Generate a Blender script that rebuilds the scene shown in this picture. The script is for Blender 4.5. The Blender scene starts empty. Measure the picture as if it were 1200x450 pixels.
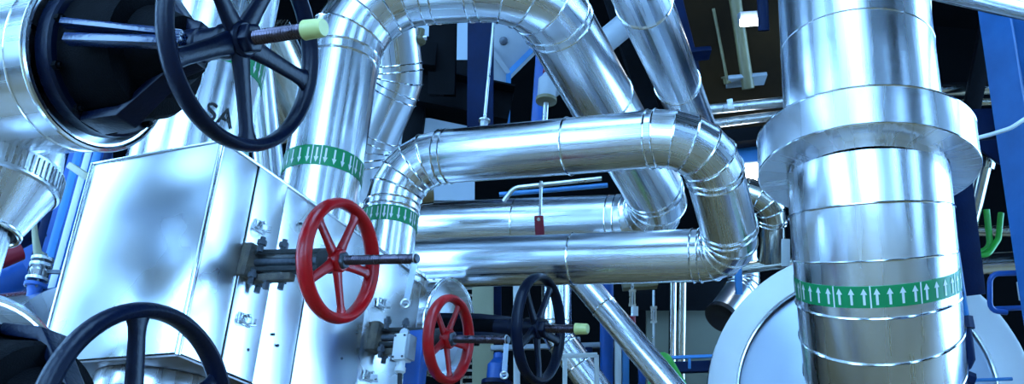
import bpy, bmesh, math, random
from mathutils import Vector, Matrix
random.seed(7)
PI = math.pi
V = Vector
C = bpy.context.scene.collection
scene = bpy.context.scene

# ------------------------------------------------------------------ camera
F = 1200.0                                   # focal length in pixels of a 1200 x 450 frame
CAM = V((0, 0, 1.6))
up_c = V((200, 2575, -1200)).normalized()    # world up seen from the camera (vertical vanishing point)
fw_c = V((0, 0, -1))
y_c = (fw_c - fw_c.dot(up_c) * up_c).normalized()
x_c = y_c.cross(up_c)
ROT = Matrix((x_c, y_c, up_c))               # camera -> world
cam_d = bpy.data.cameras.new('camera')
cam_d.sensor_width = 36; cam_d.lens = 36 * F / 1200; cam_d.clip_start = 0.05; cam_d.clip_end = 200
cam = bpy.data.objects.new('camera', cam_d); C.objects.link(cam)
cam.matrix_world = Matrix.Translation(CAM) @ ROT.to_4x4()
scene.camera = cam

# ------------------------------------------------------------------ world, exposure
scene.view_settings.view_transform = 'Standard'
scene.view_settings.look = 'None'
scene.view_settings.gamma = 1
scene.view_settings.use_curve_mapping = False
scene.view_settings.exposure = 1.3
w = bpy.data.worlds.new('sky'); scene.world = w; w.use_nodes = True
bg = w.node_tree.nodes['Background']
bg.inputs['Color'].default_value = (0.25, 0.55, 1.0, 1)
bg.inputs['Strength'].default_value = 4.8

# ------------------------------------------------------------------ projection helpers
def P(px, py, d):
    return CAM + ROT @ V(((px - 600) / F * d, (225 - py) / F * d, -d))
def proj(p):
    c = ROT.transposed() @ (p - CAM)
    return 600 + F * c.x / -c.z, 225 - F * c.y / -c.z, -c.z
def on_plane(px, py, p0, n):
    r = P(px, py, 1) - CAM
    return CAM + r * ((p0 - CAM).dot(n) / r.dot(n))
def vline(p, py):                            # the point above/below p whose image row is py
    lo, hi = -8.0, 12.0
    for _ in range(60):
        m = (lo + hi) / 2
        if proj(p + V((0, 0, m)))[1] > py: lo = m
        else: hi = m
    return p + V((0, 0, lo))
Z = V((0, 0, 1))
S = (ROT @ V((.895, .05, .44))).normalized()        # valve spindle direction
SH = V((S.x, S.y, 0)).normalized()                   # the same, level
T = Z.cross(SH).normalized()                         # along the manifold casing, away from the camera

# ------------------------------------------------------------------ materials
def nodes_of(name):
    m = bpy.data.materials.new(name); m.use_nodes = True
    nt = m.node_tree
    return m, nt, nt.nodes['Principled BSDF'], nt.nodes, nt.links
def metal(name, col, rough=.2, spread=.12, streak=(26, .5), wave=.04, wscale=4, use_uv=True, metallic=1.0):
    m, nt, b, N, L = nodes_of(name)
    tc = N.new('ShaderNodeTexCoord')
    mp = N.new('ShaderNodeMapping'); mp.inputs['Scale'].default_value = (streak[0], streak[1], streak[0])
    L.new(tc.outputs['UV' if use_uv else 'Object'], mp.inputs['Vector'])
    n1 = N.new('ShaderNodeTexNoise'); n1.inputs['Scale'].default_value = 1; n1.inputs['Detail'].default_value = 3
    L.new(mp.outputs[0], n1.inputs['Vector'])
    r = N.new('ShaderNodeMapRange'); r.inputs[3].default_value = max(.03, rough - spread / 2); r.inputs[4].default_value = rough + spread
    r.inputs[1].default_value = .3; r.inputs[2].default_value = .75
    L.new(n1.outputs['Fac'], r.inputs[0]); L.new(r.outputs[0], b.inputs['Roughness'])
    n2 = N.new('ShaderNodeTexNoise'); n2.inputs['Scale'].default_value = wscale; n2.inputs['Detail'].default_value = 1.5
    mp2 = N.new('ShaderNodeMapping'); mp2.inputs['Scale'].default_value = (1, 1, .4 if not use_uv else 1)
    L.new(tc.outputs['Object'], mp2.inputs['Vector']); L.new(mp2.outputs[0], n2.inputs['Vector'])
    bp1 = N.new('ShaderNodeBump'); bp1.inputs['Strength'].default_value = .03; bp1.inputs['Distance'].default_value = .01
    L.new(n1.outputs['Fac'], bp1.inputs['Height'])
    bp = N.new('ShaderNodeBump'); bp.inputs['Strength'].default_value = wave; bp.inputs['Distance'].default_value = .1
    L.new(n2.outputs['Fac'], bp.inputs['Height']); L.new(bp1.outputs[0], bp.inputs['Normal'])
    L.new(bp.outputs[0], b.inputs['Normal'])
    mix = N.new('ShaderNodeMixRGB'); mix.inputs[1].default_value = (*[c * .86 for c in col], 1); mix.inputs[2].default_value = (*col, 1)
    L.new(n1.outputs['Fac'], mix.inputs[0]); L.new(mix.outputs[0], b.inputs['Base Color'])
    b.inputs['Metallic'].default_value = metallic
    return m
def paint(name, col, rough=.4, vary=.25, scale=6, bump=.02, metallic=0.0, spec=.5, col2=None):
    m, nt, b, N, L = nodes_of(name)
    tc = N.new('ShaderNodeTexCoord')
    n1 = N.new('ShaderNodeTexNoise'); n1.inputs['Scale'].default_value = scale; n1.inputs['Detail'].default_value = 6
    L.new(tc.outputs['Object'], n1.inputs['Vector'])
    cr = N.new('ShaderNodeMapRange'); cr.inputs[1].default_value = .35; cr.inputs[2].default_value = .7
    L.new(n1.outputs['Fac'], cr.inputs[0])
    mix = N.new('ShaderNodeMixRGB'); mix.inputs[1].default_value = (*col, 1)
    mix.inputs[2].default_value = (*(col2 or [c * (1 - vary) for c in col]), 1)
    L.new(cr.outputs[0], mix.inputs[0]); L.new(mix.outputs[0], b.inputs['Base Color'])
    n2 = N.new('ShaderNodeTexNoise'); n2.inputs['Scale'].default_value = scale * 12; n2.inputs['Detail'].default_value = 4
    L.new(tc.outputs['Object'], n2.inputs['Vector'])
    bp = N.new('ShaderNodeBump'); bp.inputs['Strength'].default_value = bump * 5; bp.inputs['Distance'].default_value = .004
    L.new(n2.outputs['Fac'], bp.inputs['Height']); L.new(bp.outputs[0], b.inputs['Normal'])
    b.inputs['Roughness'].default_value = rough; b.inputs['Metallic'].default_value = metallic
    b.inputs['Specular IOR Level'].default_value = spec
    return m
M = {}
M['clad'] = metal('aluminium_cladding', (.90, .92, .955), .25, .12)
M['clad_dull'] = metal('dull_aluminium_cladding', (.74, .78, .83), .3, .14)
M['sheet'] = metal('aluminium_sheet', (.92, .94, .96), .28, .10, (3, 3), .04, 3.0, use_uv=False)
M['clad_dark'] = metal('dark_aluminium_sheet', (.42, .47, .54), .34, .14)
M['under'] = metal('shaded_aluminium_sheet', (.22, .20, .20), .35, .14)  # casing underside: shade put into a darker sheet colour
M['gloss'] = paint('skylit_black_enamel', (.003, .02, .08), .22, .3, 9, .03, spec=1.0)  # the black valve enamel with sky reflection painted in as blue
M['steelblue'] = paint('mid_blue_painted_steel', (.025, .13, .36), .42, .25, 6, .05, spec=.3)
M['steel'] = metal('stainless_steel', (.78, .79, .78), .14, .10)
M['warm_steel'] = metal('weathered_stainless_steel', (.62, .58, .48), .22, .12)
M['bead'] = metal('rolled_aluminium_bead', (.92, .95, .97), .14, .05)
M['zinc'] = metal('zinc_plated_steel', (.62, .64, .66), .3, .2, (20, 20), .1, 30, use_uv=False)
M['black'] = paint('black_blue_enamel', (.0015, .005, .020), .34, .4, 9, .05, spec=.22)
M['blackrough'] = paint('black_cast_iron', (.0012, .0016, .003), .6, .4, 20, .12, spec=.06)
M['thread'] = metal('dark_greased_thread', (.10, .08, .10), .3, .2, (20, 20), .1, 20, use_uv=False)
M['red'] = paint('red_enamel', (.50, .003, .006), .28, .35, 10, .05, spec=.4)
M['cap'] = paint('pale_yellow_plastic', (.60, .62, .22), .4, .12, 20, .01)
M['green'] = paint('green_marking_tape', (.0, .25, .075), .45, .15, 10, .01)
M['white'] = paint('white_paint', (.72, .76, .76), .45, .1, 5, .02)
M['bright_white'] = paint('bright_white_cladding', (.92, .94, .95), .4, .06, 4, .02)
M['print'] = paint('black_lettering', (.008, .008, .01), .5, .1, 5, .01)
M['darksteel'] = paint('dark_grey_cast_steel', (.03, .034, .036), .42, .5, 25, .15, spec=.35)
M['rust'] = paint('rusty_grimy_metal', (.20, .17, .13), .7, .5, 30, .3, col2=(.07, .07, .07))
M['bolt'] = paint('grey_bolt_steel', (.12, .14, .17), .35, .5, 40, .1, metallic=.6)
M['blue'] = paint('blue_painted_steel', (.01, .10, .42), .4, .3, 6, .05)
M['skyblue'] = paint('light_blue_painted_steel', (.05, .24, .55), .4, .25, 6, .05)
M['navy'] = paint('navy_painted_steel', (.003, .014, .06), .45, .4, 6, .05, spec=.15)
M['girder'] = paint('black_structural_steel', (.003, .004, .006), .6, .4, 5, .08, spec=.08)
M['lightgrey'] = paint('light_grey_sheet', (.34, .38, .42), .45, .2, 4, .05)
M['cream'] = paint('cream_painted_steel', (.42, .42, .28), .45, .15, 4, .05)
M['tan'] = paint('tan_painted_steel', (.20, .17, .08), .4, .3, 5, .05)
M['greenpaint'] = paint('bright_green_pipe_paint', (.08, .50, .07), .35, .2, 5, .03)
M['hose'] = paint('green_rubber_hose', (.03, .42, .03), .35, .2, 5, .03)
M['maroon'] = paint('dark_red_clip', (.25, .006, .02), .4, .2, 12, .03)
M['rod'] = metal('galvanised_rod', (.75, .78, .78), .3, .1, (20, 20), .05, 20, use_uv=False)
M['white_plastic'] = paint('white_plastic', (.80, .84, .86), .35, .08, 8, .01)
M['floor'] = paint('tan_sealed_concrete', (.26, .165, .075), .45, .25, .8, .03)
M['wallp'] = paint('dark_wall_panel', (.002, .0024, .003), .8, .4, 1.2, .03, spec=.04)
M['brownwall'] = paint('brown_stained_wall', (.030, .016, .006), .7, .5, 1.6, .04, col2=(.008, .005, .003), spec=.06)
M['roof'] = paint('dark_roof_deck', (.004, .004, .005), .8, .4, 1, .03, spec=.04)
M['palewall'] = paint('pale_wall_panel', (.42, .50, .58), .5, .1, 1.5, .02)
M['creamwall'] = paint('cream_plaster', (.13, .135, .10), .6, .3, 1.5, .02)
mm, nt, b_, N_, L_ = nodes_of('lamp_diffuser')
b_.inputs['Emission Color'].default_value = (.85, .95, 1, 1); b_.inputs['Emission Strength'].default_value = 9
M['lamp'] = mm
mm, nt, b_, N_, L_ = nodes_of('clear_tag_plastic')
b_.inputs['Base Color'].default_value = (.75, .85, .95, 1); b_.inputs['Roughness'].default_value = .15
b_.inputs['Transmission Weight'].default_value = .7; b_.inputs['IOR'].default_value = 1.2
M['clear'] = mm

# ------------------------------------------------------------------ mesh helpers
def frame(ax, hint=None):
    ax = ax.normalized()
    h = hint if hint is not None else (Z if abs(ax.z) < .9 else V((0, -1, 0)))
    u = (h - h.dot(ax) * ax)
    if u.length < 1e-5: u = ax.orthogonal()
    u.normalize()
    return u, ax.cross(u)
class MB:
    def __init__(s): s.v = []; s.f = []; s.uv = []
    def face(s, idx, uv=None): s.f.append(idx); s.uv.append(uv)
    def rings(s, rings, closed=True, caps=(False, False), uvs=None):
        n = len(rings[0]); base = len(s.v)
        for r in rings: s.v += [V(p) for p in r]
        for i in range(len(rings) - 1):
            for j in range(n if closed else n - 1):
                k = (j + 1) % n
                a, b_, c, d = base + i * n + j, base + i * n + k, base + (i + 1) * n + k, base + (i + 1) * n + j
                v0 = uvs[i] if uvs else i; v1 = uvs[i + 1] if uvs else i + 1
                s.face((a, b_, c, d), ((j / n, v0), ((j + 1) / n, v0), ((j + 1) / n, v1), (j / n, v1)))
        if caps[0]: s.face(tuple(base + j for j in reversed(range(n))))
        if caps[1]: s.face(tuple(base + (len(rings) - 1) * n + j for j in range(n)))
        return s
    def lathe(s, o, ax, prof, n=32, hint=None, caps=(True, True)):
        u, w_ = frame(ax, hint); ax = ax.normalized()
        R = [[o + ax * h + (u * math.cos(2 * PI * j / n) + w_ * math.sin(2 * PI * j / n)) * r for j in range(n)] for h, r in prof]
        l = [0]
        for i in range(1, len(prof)): l.append(l[-1] + math.hypot(prof[i][0] - prof[i - 1][0], prof[i][1] - prof[i - 1][1]))
        return s.rings(R, True, caps, l)
    def cyl(s, a, b_, r, n=20, r2=None, caps=(True, True)):
        return s.lathe(a, b_ - a, [(0, r), ((b_ - a).length, r if r2 is None else r2)], n, None, caps)
    def tube(s, pts, r, n=12, caps=(True, True)):
        rr = r if isinstance(r, (list, tuple)) else [r] * len(pts)
        tg = []
        for i in range(len(pts)):
            a = pts[max(0, i - 1)]; b_ = pts[min(len(pts) - 1, i + 1)]
            tg.append((b_ - a).normalized())
        u, _ = frame(tg[0]); R = []; l = 0; uv = []
        for i, p in enumerate(pts):
            u = (u - u.dot(tg[i]) * tg[i]).normalized(); w_ = tg[i].cross(u)
            if i: l += (p - pts[i - 1]).length
            uv.append(l)
            R.append([p + (u * math.cos(2 * PI * j / n) + w_ * math.sin(2 * PI * j / n)) * rr[i] for j in range(n)])
        return s.rings(R, True, caps, uv)
    def torus(s, c, ax, R, r, nu=48, nv=8, r2=None):
        u, w_ = frame(ax); ax = ax.normalized(); r2 = r if r2 is None else r2
        base = len(s.v)
        for i in range(nu):
            d = u * math.cos(2 * PI * i / nu) + w_ * math.sin(2 * PI * i / nu)
            for j in range(nv):
                a = 2 * PI * j / nv
                s.v.append(c + d * (R + r * math.cos(a)) + ax * (r2 * math.sin(a)))
        for i in range(nu):
            for j in range(nv):
                i2 = (i + 1) % nu; j2 = (j + 1) % nv
                s.face((base + i * nv + j, base + i2 * nv + j, base + i2 * nv + j2, base + i * nv + j2))
        return s
    def box(s, c, x, y, z, sx, sy, sz):
        x, y, z = x.normalized() * sx / 2, y.normalized() * sy / 2, z.normalized() * sz / 2
        b_ = len(s.v)
        for k in (-1, 1):
            for j in (-1, 1):
                for i in (-1, 1): s.v.append(c + x * i + y * j + z * k)
        for q in ((0, 2, 3, 1), (4, 5, 7, 6), (0, 1, 5, 4), (2, 6, 7, 3), (0, 4, 6, 2), (1, 3, 7, 5)):
            s.face(tuple(b_ + i for i in q))
        return s
    def prism(s, poly, ext):
        b_ = len(s.v); n = len(poly)
        s.v += [V(p) for p in poly] + [V(p) + ext for p in poly]
        s.face(tuple(b_ + i for i in reversed(range(n)))); s.face(tuple(b_ + n + i for i in range(n)))
        for i in range(n):
            k = (i + 1) % n
            s.face((b_ + i, b_ + k, b_ + n + k, b_ + n + i))
        return s
    def beam(s, a, b_, up, w_, h):              # rectangular bar from a to b
        ax = (b_ - a); u, v_ = frame(ax, up)
        return s.box((a + b_) / 2, ax, v_, u, ax.length, w_, h)
    def ibeam(s, a, b_, up, w_, h, t=.02):
        ax = (b_ - a); u, v_ = frame(ax, up)
        q = [(-w_/2, -h/2), (w_/2, -h/2), (w_/2, -h/2+t), (t/2, -h/2+t), (t/2, h/2-t), (w_/2, h/2-t), (w_/2, h/2), (-w_/2, h/2), (-w_/2, h/2-t), (-t/2, h/2-t), (-t/2, -h/2+t), (-w_/2, -h/2+t)]
        return s.prism([a + v_ * x + u * y for x, y in q], ax)
WL = {}
def finish(me, mb, bevel, sharp):
    bm = bmesh.new(); bm.from_mesh(me)
    bmesh.ops.recalc_face_normals(bm, faces=bm.faces[:]) if not mb.__dict__.get('keep') else None
    if bevel:
        bmesh.ops.bevel(bm, geom=[e for e in bm.edges if len(e.link_faces) == 2 and e.calc_face_angle(0) > .5], offset=bevel, segments=2, profile=.5, affect='EDGES', clamp_overlap=True)
    bm.to_mesh(me); bm.free()
    for p in me.polygons: p.use_smooth = True
    me.set_sharp_from_angle(angle=math.radians(sharp))
def obj(name, mb, mat, parent=None, bevel=0, sharp=35):
    if parent is not None: o0 = WL[parent.name]
    else:
        xs = [v.x for v in mb.v]; ys = [v.y for v in mb.v]; zs = [v.z for v in mb.v]
        o0 = V(((min(xs) + max(xs)) / 2, (min(ys) + max(ys)) / 2, min(zs)))
    me = bpy.data.meshes.new(name)
    me.from_pydata([tuple(v - o0) for v in mb.v], [], mb.f)
    if any(u for u in mb.uv):
        lay = me.uv_layers.new(name='UVMap'); k = 0
        for f, u in zip(mb.f, mb.uv):
            for i in range(len(f)):
                if u: lay.data[k].uv = u[i]
                k += 1
    me.update()
    finish(me, mb, bevel, sharp)
    me.materials.append(M[mat])
    o = bpy.data.objects.new(name, me); C.objects.link(o)
    if parent is not None: o.parent = parent
    else: o.location = o0
    WL[o.name] = o0
    return o
def tag(o, label, cat, group=None):
    o['label'] = label; o['category'] = cat
    if group: o['group'] = group
    return o
def thing(name, label, cat, loc, group=None):
    o = bpy.data.objects.new(name, None); C.objects.link(o); o.location = loc; o.empty_display_size = .1
    WL[o.name] = V(loc)
    return tag(o, label, cat, group)
def struct(name, mb, mat, parent=None, bevel=0):
    o = obj(name, mb, mat, parent, bevel)
    if parent is None: o['kind'] = 'structure'
    return o

# ------------------------------------------------------------------ the hall (setting)
X0, X1, Y0, Y1, H = -9.0, 10.0, -9.0, 13.0, 11.0
X_, Y_ = V((1, 0, 0)), V((0, 1, 0))
struct('floor', MB().box(V(((X0+X1)/2, (Y0+Y1)/2, -.1)), X_, Y_, Z, X1-X0, Y1-Y0, .2), 'floor')
struct('wall_front', MB().box(V(((X0+X1)/2, Y1+.1, H/2)), X_, Y_, Z, X1-X0, .2, H), 'wallp')
NW = [0]
def opening_wall(name, a, ax, L, vd, Ht, n_out, spans, z0, z1, mat):
    """a plate from a, L along ax and Ht along vd, with openings spans=(start, end) between z0 and z1"""
    mb = MB()
    def pc(s0, s1, h0, h1):
        if s1 - s0 > .01 and h1 - h0 > .01:
            mb.box(a + ax * ((s0+s1)/2) + vd * ((h0+h1)/2) + n_out * .1, ax, n_out, vd, s1 - s0, .2, h1 - h0)
    pc(0, L, 0, z0); pc(0, L, z1, Ht)
    cur = 0
    for s0, s1 in spans: pc(cur, s0, z0, z1); cur = s1
    pc(cur, L, z0, z1)
    struct(name, mb, mat)
    for s0, s1 in spans:
        NW[0] += 1
        fr = MB(); cols = max(1, round((s1 - s0) / 2.2)); rows = 3
        for i in range(cols + 1):
            fr.box(a + ax * (s0 + (s1 - s0) * i / cols) + vd * ((z0+z1)/2) + n_out * .1, ax, n_out, vd, .05, .08, z1 - z0)
        for j in range(rows + 1):
            fr.box(a + ax * ((s0+s1)/2) + vd * (z0 + (z1 - z0) * j / rows) + n_out * .1, ax, n_out, vd, s1 - s0, .08, .05)
        struct('window_%d' % NW[0], fr, 'white')
opening_wall('wall_rear', V((X0, Y0, 0)), X_, X1 - X0, Z, H, -Y_, [(3.0, 8.4), (13.6, 14.8)], .8, 10.2, 'wallp')
opening_wall('wall_left', V((X0, Y0, 0)), Y_, Y1 - Y0, Z, H, -X_, [(2.0, 8.5), (12.5, 15.0)], .8, 10.2, 'wallp')
opening_wall('wall_right', V((X1, Y0, 0)), Y_, Y1 - Y0, Z, H, X_, [(3.0, 4.6), (11.0, 17.5)], .8, 10.2, 'wallp')
opening_wall('ceiling', V((X0, Y0, H)), X_, X1 - X0, Y_, Y1 - Y0, Z, [(4.2, 8.4)], 1.5, 9.5, 'roof')

# ------------------------------------------------------------------ clad pipes
def arc_path(pts, rb):
    """returns list of sections: ('s', p0, p1) or ('e', [(p, tangent)...]) through the corner points"""
    out = []; cur = pts[0]; n = len(pts)
    rbs = rb if isinstance(rb, (list, tuple)) else [rb] * n
    for i in range(1, n - 1):
        d0 = (pts[i] - pts[i-1]).normalized(); d1 = (pts[i+1] - pts[i]).normalized()
        th = d0.angle(d1); t_ = rbs[i] * math.tan(th / 2)
        A = pts[i] - d0 * t_; nrm = (d1 - d1.dot(d0) * d0).normalized()
        cen = A + nrm * rbs[i]
        out.append(('s', cur, A))
        k = max(2, int(round(math.degrees(th) / 20)))
        e = []
        for j in range(k + 1):
            a_ = th * j / k
            e.append((cen - nrm * (rbs[i] * math.cos(a_)) + d0 * (rbs[i] * math.sin(a_)), (d0 * math.cos(a_) + nrm * math.sin(a_)).normalized()))
        out.append(('e', e)); cur = A * 0 + e[-1][0]
    out.append(('s', cur, pts[-1]))
    return out
def clad_pipe(name, label, pts, R, rb=.2, joint=.8, mat='clad', n=44, cat='pipe', lip=.004, offs=.35, group=None):
    zs = min(pts, key=lambda p: p.z)
    root = thing(name, label, cat, V((zs.x, zs.y, zs.z)), group)
    secs = arc_path(pts, rb)
    u = None; beads = []; l = 0
    def ring(p, tg, r):
        nonlocal u
        if u is None: u, _ = frame(tg)
        u = (u - u.dot(tg) * tg).normalized(); w_ = tg.cross(u)
        return [p + (u * math.cos(2*PI*j/n) + w_ * math.sin(2*PI*j/n)) * r for j in range(n)]
    for sec in secs:
        if sec[0] == 's':
            p0, p1 = sec[1], sec[2]; L = (p1 - p0).length
            if L < .01: continue
            tg = (p1 - p0).normalized(); cuts = [0]; x = joint * offs if L > joint else L
            while x < L - .12: cuts.append(x); x += joint
            cuts.append(L)
            for a_, b_ in zip(cuts, cuts[1:]):
                k = max(1, int((b_ - a_) / .3))
                rr = [ring(p0 + tg * (a_ + (b_ - a_) * i / k), tg, R) for i in range(k + 1)]
                obj('cladding_sleeve', MB().rings(rr, True, (False, False), [l + (b_ - a_) * i / k for i in range(k + 1)]), mat, root, sharp=60)
                l += b_ - a_
            for c in cuts[1:-1]: beads.append((p0 + tg * c, tg))
        else:
            e = sec[1]
            for i in range(len(e) - 1):
                L = (e[i+1][0] - e[i][0]).length
                rr = [ring(e[i][0], e[i][1], R * 1.004), ring(e[i+1][0], e[i+1][1], R * 1.004)]
                obj('elbow_gore', MB().rings(rr, True, (False, False), [l, l + L]), mat, root, sharp=80); l += L
            for p, tg in e: beads.append((p, tg))
            for p, tg, sg in ((e[0][0], e[0][1], -1), (e[-1][0], e[-1][1], 1)): beads.append((p + tg * sg * R * .28, tg))
    for p, tg in beads:
        obj('seam_bead', MB().torus(p, tg, R + lip * .4, lip, 48, 6), 'bead', root)
    # closed far ends
    obj('end_cap', MB().lathe(pts[-1], pts[-1] - pts[-2], [(-.01, R * .99), (0, R * .99)], n), mat, root)
    return root
def bare_pipe(name, label, pts, R, mat, rb=.1, cat='pipe', group=None, n=20):
    path = []
    for sec in arc_path(pts, rb):
        if sec[0] == 's': path += [sec[1], sec[2]]
        else: path += [p for p, _ in sec[1]]
    q = [path[0]]
    for p in path[1:]:
        if (p - q[-1]).length > 1e-3: q.append(p)
    return tag(obj(name, MB().tube(q, R, n), mat, sharp=50), label, cat, group)
def arrow_band(root, c, ax, R, h, per, sign, face_dir, groupn=4):
    """green marking tape round a pipe with white arrows and gap lines printed on it"""
    ax = ax.normalized(); u, w_ = frame(ax, face_dir)
    r1, r2 = R + .0025, R + .004
    mb = MB().lathe(c, ax, [(-h/2, R - .002), (-h/2, r1), (h/2, r1), (h/2, R - .002)], 60, face_dir, (False, False))
    band = obj('marking_tape', mb, 'green', root)
    pm = MB()
    def q(a_, v_): return c + ax * v_ + (u * math.cos(a_) + w_ * math.sin(a_)) * r2
    n = int(2 * PI * R / per)
    st = 2 * PI / n
    for i in range(n):
        a0 = i * st
        if i % groupn == 0:
            g = .06 * st; b_ = len(pm.v)
            for aa in (a0 - st * .5 - g, a0 - st * .5 + g): pm.v += [q(aa, -h*.5), q(aa, h*.5)]
            pm.face((b_, b_ + 2, b_ + 3, b_ + 1))
        hw, hd = .10 * st, .26 * st
        b_ = len(pm.v)
        pm.v += [q(a0 - hw, -sign*h*.36), q(a0 + hw, -sign*h*.36), q(a0 + hw, sign*h*.12), q(a0 - hw, sign*h*.12), q(a0 - hd, sign*h*.12), q(a0 + hd, sign*h*.12), q(a0, sign*h*.40)]
        pm.face((b_, b_+1, b_+2, b_+3)); pm.face((b_+4, b_+5, b_+6))
    obj('arrow_print', pm, 'white', band)
    return band
def wrap_text(root, body, size, c, ax, R, face_dir, turn=0.0):
    """lettering lying on a pipe: text runs round the pipe, upright along its axis"""
    cu = bpy.data.curves.new('lettering', 'FONT'); cu.body = body; cu.size = size; cu.align_x = 'CENTER'; cu.align_y = 'CENTER'
    to = bpy.data.objects.new('lettering', cu); C.objects.link(to)
    bpy.context.view_layer.update()
    me = bpy.data.meshes.new_from_object(to.evaluated_get(bpy.context.evaluated_depsgraph_get()))
    bpy.data.objects.remove(to); bpy.data.curves.remove(cu)
    ax = ax.normalized(); u, w_ = frame(ax, face_dir)
    mb = MB()
    for v in me.vertices:
        a_ = v.co.x / R + turn
        mb.v.append(c + ax * v.co.y + (u * math.cos(a_) + w_ * math.sin(a_)) * (R + .0035))
    for p in me.polygons: mb.face(tuple(p.vertices))
    bpy.data.meshes.remove(me)
    return obj('lettering', mb, 'print', root)
def toward(p): return (CAM - p).normalized()

# ------------------------------------------------------------------ valves
def handwheel(root, hub, ax, Rw, rr, mat, phase, nsp=5, hub_r=.035, dish=.03):
    """spoked wheel, its rim is the part and hub and spokes its sub-parts"""
    ax = ax.normalized(); u, w_ = frame(ax, Z)
    c = hub + ax * 0
    rim = obj('handwheel_rim', MB().torus(c, ax, Rw - rr, rr * .8, 72, 12, rr * 1.25), mat, root)
    obj('hub', MB().lathe(hub, ax, [(-.032 - dish, hub_r * .8), (-.03 - dish, hub_r), (.016 - dish, hub_r), (.022 - dish, hub_r * .86)], 28), mat, rim)
    for k in range(nsp):
        a_ = phase + 2 * PI * k / nsp
        d = u * math.cos(a_) + w_ * math.sin(a_); tn = ax.cross(d)
        rings = []
        for t_, wd, th in ((hub_r * .7, .025, .012), (Rw * .35, .0195, .0105), (Rw * .72, .0175, .0095), (Rw - rr * 2.6, .019, .010), (Rw - rr * 1.0, .032, .011)):
            s_ = Rw / .22; f_ = (t_ - hub_r) / (Rw - hub_r)
            p = hub + d * t_ - ax * (dish * (1 - max(0, f_)))
            rings.append([p + tn * (wd * s_ * math.cos(q)) + ax * (th * s_ * math.sin(q)) for q in [2 * PI * i / 10 for i in range(10)]])
        obj('spoke', MB().rings(rings, True, (True, True)), mat, rim, sharp=70)
    return rim
def threaded(a, b_, r, pitch):
    L = (b_ - a).length; n = int(L / pitch); prof = [(0, r * .9)]
    for i in range(n):
        h = L * i / n
        prof += [(h + L / n * .25, r * .86), (h + L / n * .7, r)]
    prof.append((L, r * .9))
    return MB().lathe(a, b_ - a, prof, 20)
def black_valve(label, hub, tip, back, Rw=.222, phase=PI, slim=False):
    ax = S
    root = thing('gate_valve', label, 'valve', hub - ax * back, None)
    u, w_ = frame(ax, Z)
    handwheel(root, hub, ax, Rw, .0185, 'black', phase, 5, .042, .012)
    obj('stem_nut', MB().lathe(hub, ax, [(.0, .036), (.03, .036), (.034, .03)], 6), 'black', root, .003)
    obj('stem', threaded(hub + ax * .02, hub + ax * (tip - .035), .0175, .0075), 'thread', root)
    obj('stem_cap', MB().lathe(hub + ax * (tip - .045), ax, [(0, .019), (0, .0225), (.046, .0205), (.05, .018)], 24), 'cap', root)
    obj('yoke_sleeve', MB().lathe(hub, ax, [(-.19, .034), (-.185, .041), (-.12, .041), (-.115, .037), (-.06, .037), (-.055, .042), (-.03, .042)], 28), 'black', root)
    # yoke: two curved arms from the bonnet flange to the sleeve
    for sgn in (1, -1):
        rings = []
        for h, off, wd, th in ((-back - .02, .040, .040, .012), (-.25, .038, .036, .012), (-.12, .030, .024, .012)) if slim else ((-back + .03, .178, .038, .012), (-back + .14, .170, .033, .014), (-.22, .098, .028, .016), (-.17, .050, .026, .016), (-.12, .036, .026, .014)):
            p = hub + ax * h + u * off * sgn
            rings.append([p + w_ * x + u * y for x, y in ((-wd, -th), (wd, -th), (wd * 1.0, th), (-wd, th))])
        obj('yoke_arm', MB().rings(rings, True, (True, True)), 'black', root, .004)
    if slim:
        obj('bonnet', MB().lathe(hub, ax, [(-back - .02, .048), (-.16, .040), (-.15, .03)], 28), 'blackrough', root)
        obj('gland', MB().box(hub - ax * .3 - u * .055, ax, w_, u, .07, .05, .03), 'blackrough', root, .006)
        return root
    obj('bonnet', MB().lathe(hub, ax, [(-back + .03, .168), (-back + .05, .160), (-back + .15, .158), (-back + .17, .150), (-back + .175, .11), (-.21, .092), (-.17, .074), (-.16, .04)], 36), 'blackrough', root)
    obj('bonnet_flange', MB().lathe(hub, ax, [(-back - .02, .183), (-back - .015, .190), (-back + .025, .190), (-back + .03, .183)], 48), 'black', root)
    for k in range(10):
        a_ = 2 * PI * (k + .5) / 10
        p = hub - ax * (back - .03) + (u * math.cos(a_) + w_ * math.sin(a_)) * .177
        obj('flange_bolt', MB().lathe(p, ax, [(-.005, .011), (.012, .011), (.012, .006), (.02, .006)], 6), 'blackrough', root)
    obj('gland', MB().box(hub - ax * .235 - u * .0, ax, w_, u, .03, .17, .06), 'blackrough', root, .008)
    return root
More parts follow.
